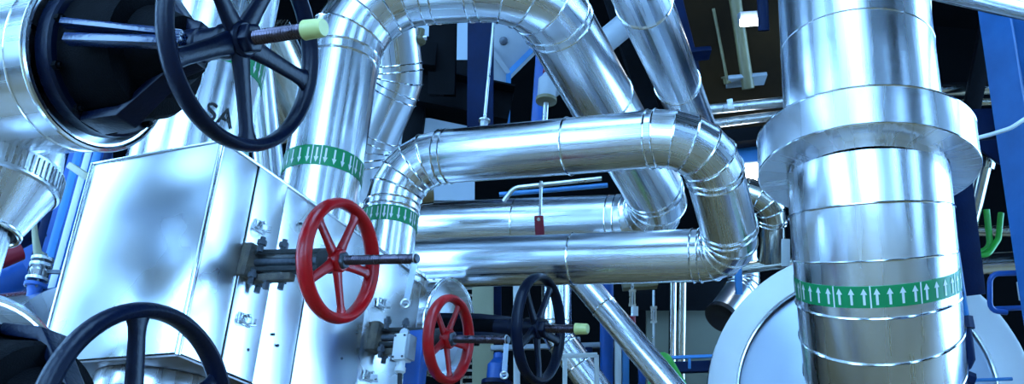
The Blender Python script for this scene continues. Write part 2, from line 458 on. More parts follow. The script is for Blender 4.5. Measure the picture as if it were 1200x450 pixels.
def jacket(label, mouth, Rj, length, name='valve_jacket', mat='clad', group=None, hole=.1):
    """open-fronted sheet-metal insulation drum round a valve body"""
    ax = S; root = thing(name, label, 'insulation jacket', mouth - ax * length - Z * Rj, group)
    obj('drum_shell', MB().lathe(mouth, ax, [(-length, Rj), (-length * .66, Rj), (-length * .33, Rj), (0, Rj), (0, Rj - .012), (-.06, Rj - .012)], 64, None, (False, False)), mat, root, sharp=40)
    obj('mouth_plate', MB().lathe(mouth, ax, [(-.06, Rj - .012), (-.055, hole), (-.08, hole), (-.085, Rj - .012)], 64, None, (False, False)), 'clad_dull', root)
    obj('rear_plate', MB().lathe(mouth, ax, [(-length, Rj), (-length, .05)], 64, None, (False, True)), mat, root)
    obj('mouth_bead', MB().torus(mouth - ax * .004, ax, Rj, .008, 72, 8), 'bead', root)
    obj('seam_bead', MB().torus(mouth - ax * .07, ax, Rj, .003, 64, 6), 'bead', root)
    u, w_ = frame(ax, Z)
    for a_ in (.35, 1.1):
        d = u * math.cos(a_ + .6) + w_ * math.sin(a_ + .6)
    d = (u * .83 + (-T) * .55).normalized(); d = (d - d.dot(ax) * ax).normalized()
    obj('lap_seam', MB().box(mouth - ax * length / 2 + d * (Rj + .001), ax, d, ax.cross(d), length, .004, .02), mat, root)
    for k in range(5):
        obj('rivet', MB().lathe(mouth - ax * (.05 + k * .09) + d * (Rj + .003), d, [(-.002, .006), (.002, .006), (.004, .003)], 10), 'zinc', root)
    return root

# ---- upper left valve
H1 = P(286, 46, 2.30)
black_valve('large black spoked handwheel valve with pale yellow stem cap, at upper left', H1, .215, .43, .258, PI + .42)
jk1 = jacket('shiny round sheet metal drum around the upper left black valve', H1 - S * .445, .217, .75)
# lit edges of the yoke channel, sky reflection put into their bluer colour
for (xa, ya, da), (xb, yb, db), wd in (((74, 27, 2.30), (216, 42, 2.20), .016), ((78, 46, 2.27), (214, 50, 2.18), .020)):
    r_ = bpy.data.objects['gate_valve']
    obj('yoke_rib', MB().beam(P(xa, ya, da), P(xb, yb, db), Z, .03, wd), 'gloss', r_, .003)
# conical neck below the drum
nk = P(-16, 205, 2.62)
neck = thing('pipe_neck', 'conical clad pipe neck with laced collar under the upper left drum', 'pipe', V((nk.x, nk.y, 0)))
zt = nk.z
obj('laced_collar', MB().lathe(V((nk.x, nk.y, zt)), Z, [(-.035, .178), (-.03, .183), (.03, .183), (.035, .178)], 60, None, (False, False)), 'clad_dull', neck)
mb = MB()
for k in range(70):
    a_ = 2 * PI * k / 70
    d = V((math.cos(a_), math.sin(a_), 0))
    mb.box(V((nk.x, nk.y, zt)) + d * .184, d, V((-d.y, d.x, 0)), Z, .006, .008, .045)
o = obj('collar_lacing', mb, 'zinc', neck); o['kind'] = 'stuff'
zb = vline(nk, 268).z
obj('cone', MB().lathe(V((nk.x, nk.y, 0)), Z, [(zb, .118), (zt - .03, .176)], 60, None, (False, False)), 'clad', neck)
obj('neck_shoulder', MB().lathe(V((nk.x, nk.y, 0)), Z, [(zt + .03, .176), (zt + .16, .16)], 60, None, (False, False)), 'clad', neck)
obj('cone_bead', MB().torus(V((nk.x, nk.y, zb)), Z, .118, .007, 60, 8), 'bead', neck)
obj('drop_pipe', MB().lathe(V((nk.x, nk.y, 0)), Z, [(0, .098), (zb * .5, .098), (zb + .01, .098)], 48), 'clad', neck)

# ---- lower left valve
H2 = P(161, 508, 1.80)
black_valve('big black handwheel valve cut off by the bottom left edge', H2, .215, .43, .234, .36)
jk2 = jacket('round metal drum around the bottom left black valve', H2 - S * .455, .245, .6)

# ------------------------------------------------------------------ manifold casing
D0 = 2.9
PC = P(262, 165, D0)                       # near top corner
zbot = vline(PC, 416).z; ztop = PC.z; hh = ztop - zbot
BL, BW = 1.14, .50                         # along T, along -S
root = thing('manifold_casing', 'tall box casing of sheet aluminium carrying the two red handwheel valves', 'casing', PC - SH * BW / 2 + T * BL / 2 + V((0, 0, -hh)))
zm = V((0, 0, (zbot - ztop) / 2))
obj('front_panel', MB().box(PC - SH * (BW / 2 + .004) + zm, SH, T, Z, BW - .012, .006, hh - .012), 'sheet', root, .0015)
cuts = [0, .16, .30, .47, .80, BL]
for i, (a_, b_) in enumerate(zip(cuts, cuts[1:])):
    off = (.0, .006, .0, .004, .0)[i]
    obj('side_panel', MB().box(PC + T * ((a_ + b_) / 2) + SH * (off - .003) + zm, T, SH, Z, b_ - a_ - .003, .006, hh - .012), 'sheet', root, .0015)
for q in (PC, PC - SH * BW):
    obj('corner_trim', MB().lathe(q + V((0, 0, -hh)), Z, [(0, .0075), (hh, .0075)], 14), 'bead', root)
obj('rear_panel', MB().box(PC - SH * BW + T * BL / 2 + zm, T, SH, Z, BL, .006, hh), 'sheet', root)
obj('end_panel', MB().box(PC - SH * BW / 2 + T * BL + zm, SH, T, Z, BW, .006, hh), 'sheet', root)
obj('top_panel', MB().box(PC - SH * BW / 2 + T * BL / 2 + V((0, 0, -.001)), SH, T, Z, BW + .012, BL + .012, .008), 'sheet', root, .002)
obj('bottom_panel', MB().box(PC - SH * BW / 2 + T * BL / 2 + V((0, 0, -hh)), SH, T, Z, BW, BL, .008), 'under', root, .002)  # same sheet metal, darkened in colour for the shaded underside
for q, dirv, L in ((PC, T, BL), (PC, -SH, BW)):
    obj('top_hem', MB().cyl(q, q + dirv * L, .005, 10), 'bead', root)
PB = PC + V((0, 0, -hh))
FP = PC + SH * .004                          # plane of the side face
def on_side(px, py): return on_plane(px, py, FP, SH)
for px, py in ((303, 266), (285, 375), (446, 356), (430, 441), (342, 318), (345, 290)):
    p = on_side(px, py); 
    if px in (342, 345): continue
    mb = MB()
    mb.box(p + SH * .004, T, SH, Z, .05, .008, .032)
    mb.box(p + SH * .014 + T * .012, (T + Z * .25), SH, Z, .045, .012, .014)
    mb.torus(p + SH * .016 - T * .014, SH, .011, .003, 16, 6)
    mb.tube([p + SH * .012 + T * .03, p + SH * .03 + T * .02 - Z * .012, p + SH * .03 - T * .01 - Z * .02, p + SH * .012 - T * .03 - Z * .01], .0032, 8)
    mb.cyl(p + SH * .0 + T * .0 + Z * .012, p + SH * .024 + Z * .012, .005, 8)
    obj('toggle_latch', mb, 'zinc', root)
rng = random.Random(3)
for px, py in ((352, 262), (358, 270), (330, 285), (290, 410), (325, 405), (320, 392), (400, 420), (418, 390), (312, 300), (370, 350)):
    p = on_side(px, py)
    obj('pop_rivet', MB().lathe(p, SH, [(-.002, .0045), (.004, .0045), (.006, .002)], 8), 'bolt', root)
# lettering strips on the casing seams
# flanged pipe below the casing
c = PC - SH * .25 + T * .22; c.z = 0
zu = zbot - .006
r2 = thing('casing_stub_pipe', 'round clad pipe with flange entering the casing from below', 'pipe', c)
obj('stub_pipe', MB().lathe(c, Z, [(0, .165), (zu * .5, .165), (zu - .05, .165)], 56, None, (True, False)), 'clad', r2)
obj('stub_flange', MB().lathe(c, Z, [(zu - .055, .165), (zu - .055, .19), (zu - .01, .19), (zu - .0, .185)], 56), 'clad', r2)
obj('flange_bead', MB().torus(c + Z * (zu - .055), Z, .19, .004, 56, 6), 'print', r2)

# ------------------------------------------------------------------ red valves
def red_valve(label, base_px, hub_off, Rw, tip, phase, g):
    b0 = on_side(*base_px); hub = b0 + S * hub_off; ax = S
    root = thing('red_wheel_valve', label, 'valve', b0, g)
    u, w_ = frame(ax, Z)
    handwheel(root, hub, ax, Rw, .0185 * Rw / .17, 'red', phase, 5, .032, .01)
    obj('stem_nut', MB().lathe(hub, ax, [(-.01, .025), (.018, .025), (.022, .02)], 6), 'bolt', root, .002)
    obj('stem', threaded(hub + ax * .01, hub + ax * tip, .0135, .0062), 'thread', root)
    obj('stem_core', MB().cyl(hub + ax * (tip - .005), hub + ax * (tip + .004), .011, 16), 'bolt', root)
    obj('bonnet_block', MB().box(b0 + ax * .012, ax, w_, u, .035, .075, .10), 'rust', root, .006)
    for sgn in (1, -1):
        obj('yoke_arm', MB().beam(b0 + ax * .02 + u * .026 * sgn, hub - ax * .03 + u * .024 * sgn, u, .036, .015), 'darksteel', root, .003)
    obj('yoke_spindle', MB().cyl(b0 + ax * .02, hub - ax * .02, .012, 16), 'bolt', root)
    obj('yoke_head', MB().lathe(hub, ax, [(-.06, .02), (-.055, .034), (-.03, .036), (-.012, .03)], 20), 'darksteel', root)
    for dx, du, dw in ((.05, .045, .02), (.05, -.055, .025), (.085, -.06, .0), (.12, -.055, -.02), (.03, -.06, -.03), (.1, .05, -.015)):
        p = b0 + ax * dx + u * du + w_ * dw
        obj('gland_bolt', MB().lathe(p, u, [(-.02, .009), (.0, .009), (.0, .014), (.014, .014), (.014, .008), (.024, .008)], 6), 'bolt', root)
    obj('gland_bar', MB().beam(b0 + ax * .03 - u * .05, b0 + ax * .17 - u * .045, u, .028, .022), 'rust', root, .004)
    return root, hub, hub + ax * tip
g = 'red handwheel valves on the casing'
rv1, h1, t1 = red_valve('larger red five-spoke handwheel valve with long bare threaded stem', (291, 308), .318, .176, .245, PI + .42, g)
rv2, h2, t2 = red_valve('smaller red five-spoke handwheel valve beside the blue bracket', (440, 396), .288, .150, .215, PI + .40, g)

# hanging seal strips from the stem ends
def strip(label, top, L, bend):
    mb = MB()
    a_ = top; w_ = SH.cross(Z)
    mb.box(a_ - Z * L / 2 + bend * .5, V((1, .3, 0)), Z * L - bend * 1, V((1, .3, 0)).cross(Z * L - bend), .016, L, .003)
    r_ = thing('seal_strip', label, 'tag', a_ - Z * L)
    obj('strip', mb, 'clear', r_)
    obj('eyelet', MB().torus(a_ - Z * (L) + bend, toward(a_), .010, .004, 20, 8), 'zinc', r_)
    obj('hook', MB().torus(a_ + Z * .002, SH, .013, .0025, 20, 6), 'zinc', r_)
    return r_
strip('clear plastic seal strip hanging from the larger red valve stem', t1 - S * .004, .125, V((-.012, 0, 0)))
strip('clear seal strip hanging from the smaller red valve stem', t2 - S * .004, .115, V((.0, 0, 0)))

# ------------------------------------------------------------------ risers and expansion loops
# SA riser
q = P(240, 100, 3.32)
rad = .178
top = V((q.x, q.y, H - .3))
sa = clad_pipe('clad_riser', 'wide aluminium riser lettered SA behind the upper black wheel', [V((q.x, q.y, ztop - .01)), top], rad, .2, .95, offs=.9)
cb = vline(q, 84)
arrow_band(sa, cb, Z, rad, .085, .03, -1, toward(q))
ct = vline(q, 157)
wrap_text(sa, 'SA', .085, ct, Z, rad, toward(q), .36)

# riser A: vertical, over the top, back down and left
RA = .142
A0 = P(372, 240, 3.62)
A1 = vline(A0, 14)                                         # corner above
A2 = P(626, -22, 3.85)
A1 = V((A0.x, A0.y, A2.z + .01))
# level run from above the riser towards the camera side, then level away
A3 = P(786, 258, 5.2)
A4 = P(300, 273, 5.95)
pa = clad_pipe('clad_riser', 'thick aluminium pipe rising with green band, arching across the top and down', [V((A0.x, A0.y, ztop - .01)), A1, A2, A3, A4], RA, [0, .30, .26, .24, 0], .9, offs=.6)
arrow_band(pa, vline(A0, 202), Z, RA, .075, .030, -1, toward(A0))
wrap_text(pa, 'M', .075, vline(A0, 281), Z, RA, toward(A0), .62)

# riser C: near expansion loop
RC = .106
C0 = P(457, 262, 3.98)
C1 = vline(C0, 190)
C2 = P(826, 158, 3.62)
C1 = V((C0.x, C0.y, 0)); C1.z = vline(C0, 188).z
C3 = P(862, 298, 4.02)
C4 = P(395, 312, 4.62)
pcp = clad_pipe('clad_loop_pipe', 'aluminium expansion loop with small green band in the centre', [V((C0.x, C0.y, ztop - .25)), C1, C2, C3, C4], RC, [0, .19, .17, .13, 0], .85, offs=.62)
arrow_band(pcp, vline(C0, 261), Z, RC, .062, .026, -1, toward(C0))
cc = vline(C0, 322)
rc = thing('riser_collar', 'round flared metal collar at the foot of the centre riser', 'collar', V((C0.x, C0.y, cc.z - .06)))
obj('collar_plate', MB().lathe(V((C0.x, C0.y, cc.z)), Z, [(-.05, .17), (-.02, .17), (0, .165), (.03, .115), (.03, .108)], 48), 'clad', rc)
obj('collar_bead', MB().torus(V((C0.x, C0.y, cc.z - .02)), Z, .17, .004, 48, 6), 'bead', rc)

# slanting pipe behind riser A
clad_pipe('clad_offset_pipe', 'slanting aluminium offset pipe behind the thick arching pipe', [P(440, 235, 4.5), P(432, 178, 4.5), P(468, 95, 4.45), P(452, -60, 4.35)], .105, .16, .6, 'clad_dull')
clad_pipe('clad_elbow_pipe', 'dull pipe elbow low between the two green banded risers', [P(505, 215, 5.0), P(440, 222, 4.95), P(432, 330, 5.1)], .10, .14, .6, 'warm_steel')
# narrow pipes right of SA riser
clad_pipe('clad_narrow_riser', 'narrow aluminium pipe between lettered riser and banded riser', [P(322, 260, 4.1), P(288, -60, 4.1)], .06, .2, .5, 'clad')
bare_pipe('brown_duct', 'brownish shiny pipe slanting behind the upper black wheel', [P(300, 40, 4.6), P(350, 150, 4.8)], .16, 'warm_steel')
# thin receding pipe at top
clad_pipe('clad_overhead_pipe', 'medium aluminium pipe slanting down from the top edge right of centre', [P(716, -90, 3.0), P(822, 165, 5.3)], .098, .2, .9, 'clad', offs=.66)

# ------------------------------------------------------------------ third black valve
H3 = P(632, 385, 4.02)
black_valve('black spoked handwheel valve below the expansion loop in the centre', H3, .20, .43, .222, PI + .35, True)
jacket('round metal drum behind the smaller red handwheel', H3 - S * .40, .20, .5, hole=.045)

# ------------------------------------------------------------------ right column with collar and tank
RG = .297
G0 = P(1012, 160, 4.0)
away = V((G0.x - CAM.x, G0.y - CAM.y, 0)).normalized()
ground = V((G0.x, G0.y, 0))
g = thing('clad_column', 'huge aluminium duct column with wide collar and green arrow band', 'duct', V((G0.x, G0.y, 0)))
zc1 = vline(G0, 202).z
topz = H - .2
RU = .298
nG = 72
zt_ = zc1 + .13
obj('upper_sleeve', MB().lathe(V((G0.x, G0.y, zt_)), Z, [(0, RU), (.5, RU), (1.0, RU)], nG, None, (False, False)), 'clad', g)
obj('upper_sleeve', MB().lathe(V((G0.x, G0.y, zt_ + 1.0)), Z, [(0, RU), (1, RU), (topz - zt_ - 1.0, RU)], nG, None, (False, False)), 'clad', g)
obj('seam_bead', MB().torus(V((G0.x, G0.y, zt_ + .42)), Z, RU, .003, nG, 6), 'bead', g)
# collar
hc = .155
zcb = zc1 - .01
col = obj('collar', MB().lathe(V((G0.x, G0.y, zcb)), Z, [(.0, RG * .98), (.0, .40), (.004, .405), (hc, .405), (hc + .004, .40), (hc + .03, RU - .004)], nG, None, (False, False)), 'clad', g)
obj('collar_bead', MB().torus(V((G0.x, G0.y, zcb + .003)), Z, .404, .004, nG, 6), 'bead', col)
obj('collar_bead', MB().torus(V((G0.x, G0.y, zcb + hc)), Z, .404, .004, nG, 6), 'bead', col)
obj('inner_sleeve', MB().lathe(V((G0.x, G0.y, zcb - .03)), Z, [(0, RG * .985), (.14, RG * .985)], nG, None, (False, False)), 'clad', g)
# lower elbow of gores, leaning back into the tank
Rb = 1.0; side = Z.cross(away)
def gp(th):                                    # point and downward tangent along the elbow
    th0 = math.radians(8)
    c0 = V((G0.x, G0.y, zcb)) - 0 * away
    # start tilt th0, curve away
    cen = c0 + (away * math.cos(th0) + Z * math.sin(th0)) * Rb
    a_ = th0 + th
    p = cen - (away * math.cos(a_) + Z * math.sin(a_)) * Rb
    tg = (away * math.sin(a_) - Z * math.cos(a_))
    return p, tg
def gring(th, r):
    p, tg = gp(th); u, w_ = side, tg.cross(side)
    return [p + (u * math.cos(2*PI*j/nG) + w_ * math.sin(2*PI*j/nG)) * r for j in range(nG)]
ths = [0]
for py in (238, 306, 374, 428):
    lo, hi = 0, 1.4
    for _ in range(40):
        m = (lo + hi) / 2; p, tg = gp(m); f_ = tg.cross(side); f_ = f_ if f_.dot(toward(p)) > 0 else -f_
        if proj(p + f_ * RG)[1] < py: lo = m
        else: hi = m
    ths.append(lo)
x = ths[-1]
while x + .16 < 1.30: x += .16; ths.append(x)
for a_, b_ in zip(ths, ths[1:]):
    obj('elbow_gore', MB().rings([gring(a_, RG), gring((a_+b_)/2, RG), gring(b_, RG)], True, (False, False), [a_ * 1.4, (a_+b_)*.7, b_ * 1.4]), 'clad', g, sharp=60)
for a_ in ths[1:]:
    p, tg = gp(a_); obj('seam_bead', MB().torus(p, tg, RG + .002, .0045, nG, 6), 'bead', g)
# gore band angle for the green tape: front at y 345
lo, hi = 0, 1.4
for _ in range(40):
    m = (lo + hi) / 2; p, tg = gp(m); f_ = tg.cross(side); f_ = f_ if f_.dot(toward(p)) > 0 else -f_
    if proj(p + f_ * RG)[1] < 348: lo = m
    else: hi = m
p, tg = gp(lo)
arrow_band(g, p, -tg, RG, .078, .043, 1, toward(p))
# tank
tc = P(1012, 462, 5.3); Rt = 184 / F * 5.3
axk = (toward(tc) * V((1, 1, 0))).normalized()
tk = thing('insulated_tank', 'big round tank end with bright white rim behind the column', 'tank', tc - Z * Rt)
obj('tank_shell', MB().lathe(tc, axk, [(-2.2, Rt * .99), (-1.0, Rt * .99), (-.10, Rt * .99), (-.03, Rt), (0, Rt * .985), (.02, Rt * .95), (.022, Rt * .90)], 96, None, (False, False)), 'clad', tk)
obj('rim_ring', MB().lathe(tc, axk, [(-.02, Rt * .985), (.012, Rt * .985), (.026, Rt * .96), (.028, Rt * .80), (.0, Rt * .785)], 96, None, (False, False)), 'bright_white', tk)
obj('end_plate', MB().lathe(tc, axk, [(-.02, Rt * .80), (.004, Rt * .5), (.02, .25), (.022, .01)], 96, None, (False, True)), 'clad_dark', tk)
obj('rim_bead', MB().torus(tc + axk * .012, axk, Rt * .79, .008, 96, 8), 'bead', tk)
obj('rear_plate', MB().lathe(tc - axk * 2.2, -axk, [(0, Rt * .99), (.05, .02)], 64), 'clad', tk)
for sgn in (-1.6, -.5):
    cx = tc + axk * sgn
    obj('saddle', MB().box(V((cx.x, cx.y, (tc.z - Rt * .8) / 2)), axk, Z.cross(axk), Z, .15, Rt * 1.2, tc.z - Rt * .8), 'navy', tk, .01)


# ================================================================== surroundings
def bar(name, label, a_, b_, w_, h, mat, cat='beam', up=None, group=None, bevel=.004):
    return tag(obj(name, MB().beam(a_, b_, up, w_, h), mat, None, bevel), label, cat, group)
def ib(name, label, a_, b_, w_, h, mat, up=None, t=.014, cat='beam', group=None):
    return tag(obj(name, MB().ibeam(a_, b_, up, w_, h, t), mat), label, cat, group)
def rod(name, label, a_, b_, r, mat='rod', cat='rod', nut=True, group=None):
    root = thing(name, label, cat, b_ if b_.z < a_.z else a_, group)
    obj('shank', MB().cyl(a_, b_, r, 12), mat, root)
    if nut:
        d = (b_ - a_).normalized()
        obj('nut', MB().lathe(b_, d, [(-r * 4, r * 2.6), (0, r * 2.6)], 6), mat, root)
        obj('washer', MB().lathe(b_, d, [(-r * 5, r * 3.6), (-r * 4, r * 3.6)], 16), mat, root)
    return root
def panel(name, label, x0, y0, x1, y1, d, thick, mat, cat='panel', d2=None):
    d2 = d if d2 is None else d2
    q = [P(x0, y1, d), P(x1, y1, d2), P(x1, y0, d2), P(x0, y0, d)]
    n = (q[1] - q[0]).cross(q[3] - q[0]).normalized()
    if n.dot(toward(q[0])) > 0: n = -n
    return tag(obj(name, MB().prism(q, n * thick), mat, None, .003), label, cat)
FWD = ROT @ V((0, 0, -1))

# ---- upper centre: steelwork behind the arching pipe
ib('steel_column', 'black steel column under the arching pipe, left of the two', P(521, -60, 6.2), P(518, 112, 6.2), .16, .16, 'girder', FWD)
ib('steel_column', 'navy steel column under the arching pipe beside the thin hanging rod', P(564, -60, 6.0), P(563, 160, 6.0), .15, .17, 'navy', FWD)
ib('steel_girder', 'heavy black girder crossing behind the slanting offset pipe', P(425, 92, 6.6), P(598, 128, 6.6), .2, .26, 'girder', Z)
pp_ = P(489, 120, 6.6)
bar('steel_post', 'black square post below the heavy girder', pp_, V((pp_.x, pp_.y, 0)), .12, .12, 'girder', 'post')
bar('steel_bracket', 'black box bracket at the top of the slanting offset pipe', P(462, 62, 6.15), P(512, 66, 6.15), .12, .2, 'girder', 'bracket', Z)
panel('wall_board', 'pale wall board seen between the black steel columns', 425, -60, 556, 235, 8.6, .06, 'palewall')
panel('dark_board', 'dark board closing the gap behind the heavy girder', 430, 70, 560, 138, 8.2, .05, 'girder')
# angular grey duct
dk = thing('angular_duct', 'light grey angular duct behind the hanging valve', 'duct', P(595, 165, 7.4))
q = [(640, -870), (690, -870), (640, 15), (630, 52), (596, 86), (594, 170), (562, 170), (566, 60), (576, 15)]
obj('duct_body', MB().prism([P(x, y, 7.2) for x, y in q], FWD * .5), 'lightgrey', dk, .01)
for (x0, y0), (x1, y1) in (((631, 51), (596, 86)), ((596, 86), (594, 170)), ((574, 56), (596, 86))):
    obj('duct_edge', MB().beam(P(x0, y0, 7.18), P(x1, y1, 7.18), FWD, .035, .035), 'skyblue' if x0 != 574 else 'lightgrey', dk)
obj('duct_screw', MB().lathe(P(590, 48, 7.2), -FWD, [(-.01, .03), (.012, .03), (.02, .015)], 10), 'bolt', dk)
pp_ = P(567, 149, 5.6)
rod('hanger_rod', 'long thin white hanger rod with nut beside the navy column', V((pp_.x, pp_.y, H)), pp_, .009)
pp_ = P(627, 165, 6.6)
bar('blue_post', 'slim blue post to the left of the hanging valve', V((pp_.x, pp_.y, H)), pp_, .07, .07, 'blue', 'post', FWD)
bar('blue_fitting', 'light blue fitting just above the loop beside the grey duct', P(598, 152, 7.15), P(622, 148, 7.15), .06, .05, 'skyblue', 'fitting', Z)
rv = thing('hanging_valve', 'small brass and steel valve with red top hanging above the loop', 'valve', P(640, 145, 4.9))
vp = P(641, 104, 4.9)
obj('valve_body', MB().lathe(vp, Z, [(-.075, .022), (-.07, .042), (-.045, .045), (-.03, .044), (.05, .044), (.06, .034), (.085, .02)], 24), 'lightgrey', rv)
obj('brass_ring', MB().lathe(vp, Z, [(-.078, .02), (-.072, .05), (-.055, .05), (-.05, .03)], 24), 'tan', rv)
obj('red_top', MB().lathe(vp, Z, [(.08, .018), (.09, .026), (.12, .024), (.135, .012)], 16), 'maroon', rv)
obj('side_lever', MB().beam(vp + Z * .03, vp + Z * .05 + V((.07, -.02, .0)), Z, .018, .018), 'navy', rv)
obj('valve_stem', MB().cyl(vp - Z * .07, vp - Z * .2, .012, 10), 'rod', rv)
obj('hook_rod', MB().cyl(vp + Z * .12, vp + Z * .34, .008, 8), 'rod', rv)
bare_pipe('grey_pipe', 'grey pipe crossing behind the arching pipe near the top edge', [P(640, 105, 6.2), P(920, -125, 6.2)], .075, 'lightgrey')
bar('dark_strut', 'dark strut running along the right side of the arching pipe', P(768, 150, 6.6) + (P(722, 10, 6.6) - P(768, 150, 6.6)) * 6, P(768, 150, 6.6), .11, .1, 'girder', 'strut', FWD)
pv = thing('pipe_fitting_row', 'brass fitting with small valve under the top pipe bend', 'fitting', P(491, 52, 4.4))
obj('fitting_body', MB().lathe(P(491, 52, 4.4), Z, [(0, .016), (.012, .028), (.03, .028), (.04, .018), (.075, .018)], 12), 'tan', pv)
obj('fitting_arm', MB().cyl(P(485, 46, 4.4), P(500, 44, 4.4), .011, 10), 'zinc', pv)

# ---- right of the arching pipe
panel('stained_wall_panel', 'brown stained wall panel at the top right of centre', 796, -120, 1050, 165, 8.8, .08, 'brownwall')
ib('steel_bracket_column', 'navy column with top plate right of the slanting overhead pipe', P(806, 66, 6.8), P(826, 175, 6.8), .1, .12, 'navy', FWD)
bar('column_plate', 'navy cross plate resting on the column by the overhead pipe', P(770, 68, 6.7), P(832, 62, 6.7), .12, .035, 'navy', 'plate', Z)
bar('navy_strut', 'navy strut leaning beside the overhead pipe at the top', P(783, -20, 6.9), P(803, 60, 6.9), .13, .05, 'navy', 'strut', FWD)
bare_pipe('tan_pole', 'tan pole slanting down in front of the brown wall', [P(877, 104, 8.68) + (P(857, -30, 8.68) - P(877, 104, 8.68)) * 3.2, P(877, 104, 8.68)], .052, 'tan', cat='pole')
rod('thin_rod', 'thin dark rod left of the tan pole', P(836, 10, 8.7), P(853, 98, 8.7), .013, 'tan')
bar('pole_bracket', 'pale bracket at the foot of the tan pole', P(852, 96, 8.72), P(897, 92, 8.72), .16, .035, 'lightgrey', 'bracket', Z)
lf = thing('ceiling_light', 'small white light fitting beside the column top', 'light', P(880, 32, 7.2))
obj('light_housing', MB().box(P(880, 20, 7.2), x_c @ ROT.transposed() if False else ROT @ V((1, .06, 0)), ROT @ V((-.06, 1, 0)), FWD, .17, .07, .1), 'lightgrey', lf, .005)
obj('light_diffuser', MB().box(P(880, 26, 7.13), ROT @ V((1, .06, 0)), ROT @ V((-.06, 1, 0)), FWD, .15, .05, .04), 'lamp', lf, .005)
bare_pipe('navy_pipe', 'short navy vertical pipe between light fitting and column', [P(892, -40, 6.5), P(895, 36, 6.5)], .035, 'navy')
bare_pipe('rail_pipe', 'upper of two pale rail pipes left of the column collar', [P(815, 130, 6.0), P(1010, 110, 6.0)], .031, 'rod', cat='rail', group='pale rail pipes')
bare_pipe('rail_pipe', 'lower of two pale rail pipes left of the column collar', [P(820, 147, 6.1), P(1010, 123, 6.1)], .029, 'rod', cat='rail', group='pale rail pipes')
bar('rail_clip', 'small pale clip on the upper rail pipe', P(855, 116, 5.95), P(857, 128, 5.95), .03, .03, 'white', 'clip')
bar('black_girder', 'black girder under the pale rail pipes', P(815, 168, 6.3), P(1010, 146, 6.3), .1, .09, 'girder', 'beam', Z)
bar('blue_girder', 'light blue girder behind the upper loop bend', P(828, 190, 6.4), P(1010, 176, 6.4), .1, .18, 'skyblue', 'beam', Z)
pp_ = P(1005, 150, 6.2)
bar('rail_post', 'navy steel post behind the duct column carrying the rails', V((pp_.x, pp_.y, tc.z + Rt + .02)), V((pp_.x, pp_.y, H)), .14, .3, 'navy', 'post', FWD)
fl = thing('flood_lamp', 'bright lamp shining between loop bend and collar', 'lamp', P(878, 213, 6.2))
obj('lamp_housing', MB().box(P(878, 201, 6.3), ROT @ V((1, .08, 0)), ROT @ V((-.08, 1, 0)), FWD, .22, .12, .12), 'lightgrey', fl, .01)
obj('lamp_glass', MB().box(P(878, 201, 6.235), ROT @ V((1, .08, 0)), ROT @ V((-.08, 1, 0)), FWD, .19, .085, .03), 'lamp', fl, .008)
clad_pipe('steel_elbow_pipe', 'shiny elbow pipe between the loop bend and the column', [P(856, 222, 5.9), P(906, 232, 5.8), P(904, 300, 6.0)], .085, .14, .5, 'warm_steel')
bare_pipe('brown_pipe', 'brown pipe below the shiny elbow left of the column', [P(842, 318, 6.0), P(950, 304, 6.0)], .035, 'warm_steel')
cdp = clad_pipe('curved_duct', 'curved metal duct end behind the lower loop bend', [P(868, 250, 6.6), P(872, 336, 6.4), P(846, 372, 6.2)], .10, .12, .5, 'clad_dull')
obj('bore_shade_disc', MB().lathe(P(846, 372, 6.2), P(846, 372, 6.2) - P(872, 336, 6.4), [(-.02, .107), (.012, .107), (.012, .085), (.002, .07)], 40), 'print', cdp)  # black disc painted in for the shade inside the open duct end
panel('white_tag', 'small white plate at the left edge of the column', 916, 280, 926, 312, 4.3, .01, 'white', 'sign')
bar('blue_stanchion', 'light blue stanchion under the lower loop bend', P(864, 290, 5.9), P(866, 345, 5.9), .035, .04, 'skyblue', 'post')

# ---- red clip hanging between the loop pipes
cl = thing('hanger_clip', 'dark red clip on a short rod between the loop pipes', 'clip', P(632, 276, 4.45))
obj('clip_rod', MB().cyl(P(634, 212, 4.45), P(633, 254, 4.45), .007, 10), 'rod', cl)
obj('clip_nut', MB().box(P(634, 217, 4.45), ROT @ V((1, 0, 0)), ROT @ V((0, 1, 0)), FWD, .022, .018, .02), 'rod', cl)
obj('clip_body', MB().box(P(632, 264, 4.45), ROT @ V((1, .06, 0)), ROT @ V((-.06, 1, 0)), FWD, .040, .085, .03), 'maroon', cl, .004)
obj('clip_bolt', MB().lathe(P(631, 257, 4.43), -FWD, [(-.01, .008), (.006, .008)], 8), 'zinc', cl)
bare_pipe('thin_conduit', 'thin pale conduit curving under the upper loop pipe', [P(590, 236, 4.9), P(602, 220, 4.9), P(705, 209, 4.9)], .011, 'rod', .05, 'conduit')
bare_pipe('blue_conduit', 'second thin conduit just below the pale curved one', [P(585, 228, 5.1), P(712, 217, 5.1)], .012, 'skyblue', .05, 'conduit')

# ---- lower centre background
panel('cream_wall_panel', 'cream wall panel below the loop right of centre', 758, 352, 872, 500, 9.2, .08, 'creamwall')
panel('black_plate', 'black plate under the lower loop pipe', 742, 316, 866, 364, 9.0, .08, 'girder', 'plate')
bar('cream_column', 'cream square column behind the smaller red handwheel', P(566, 300, 6.4), P(566, 520, 6.4), .13, .13, 'cream', 'column', FWD)
bar('dark_column', 'dark strip beside the cream column', P(582, 300, 6.6), P(582, 520, 6.6), .06, .1, 'navy', 'column', FWD)
bar('white_post', 'thin white post left of the centre black handwheel', P(605, 320, 6.3), P(606, 520, 6.3), .04, .05, 'white', 'post', FWD)
ch = thing('cable_tray', 'perforated grey cable tray left of the cream column', 'cable tray', P(549, 480, 6.6))
for dx in (-.045, .045):
    obj('tray_side', MB().beam(P(549, 300, 6.6) + ROT @ V((dx, 0, 0)), P(549, 480, 6.6) + ROT @ V((dx, 0, 0)), FWD, .014, .03), 'zinc', ch)
for k in range(22):
    obj('tray_rung', MB().beam(P(541, 306 + k * 8, 6.6), P(557, 306 + k * 8, 6.6), FWD, .014, .012), 'zinc', ch)
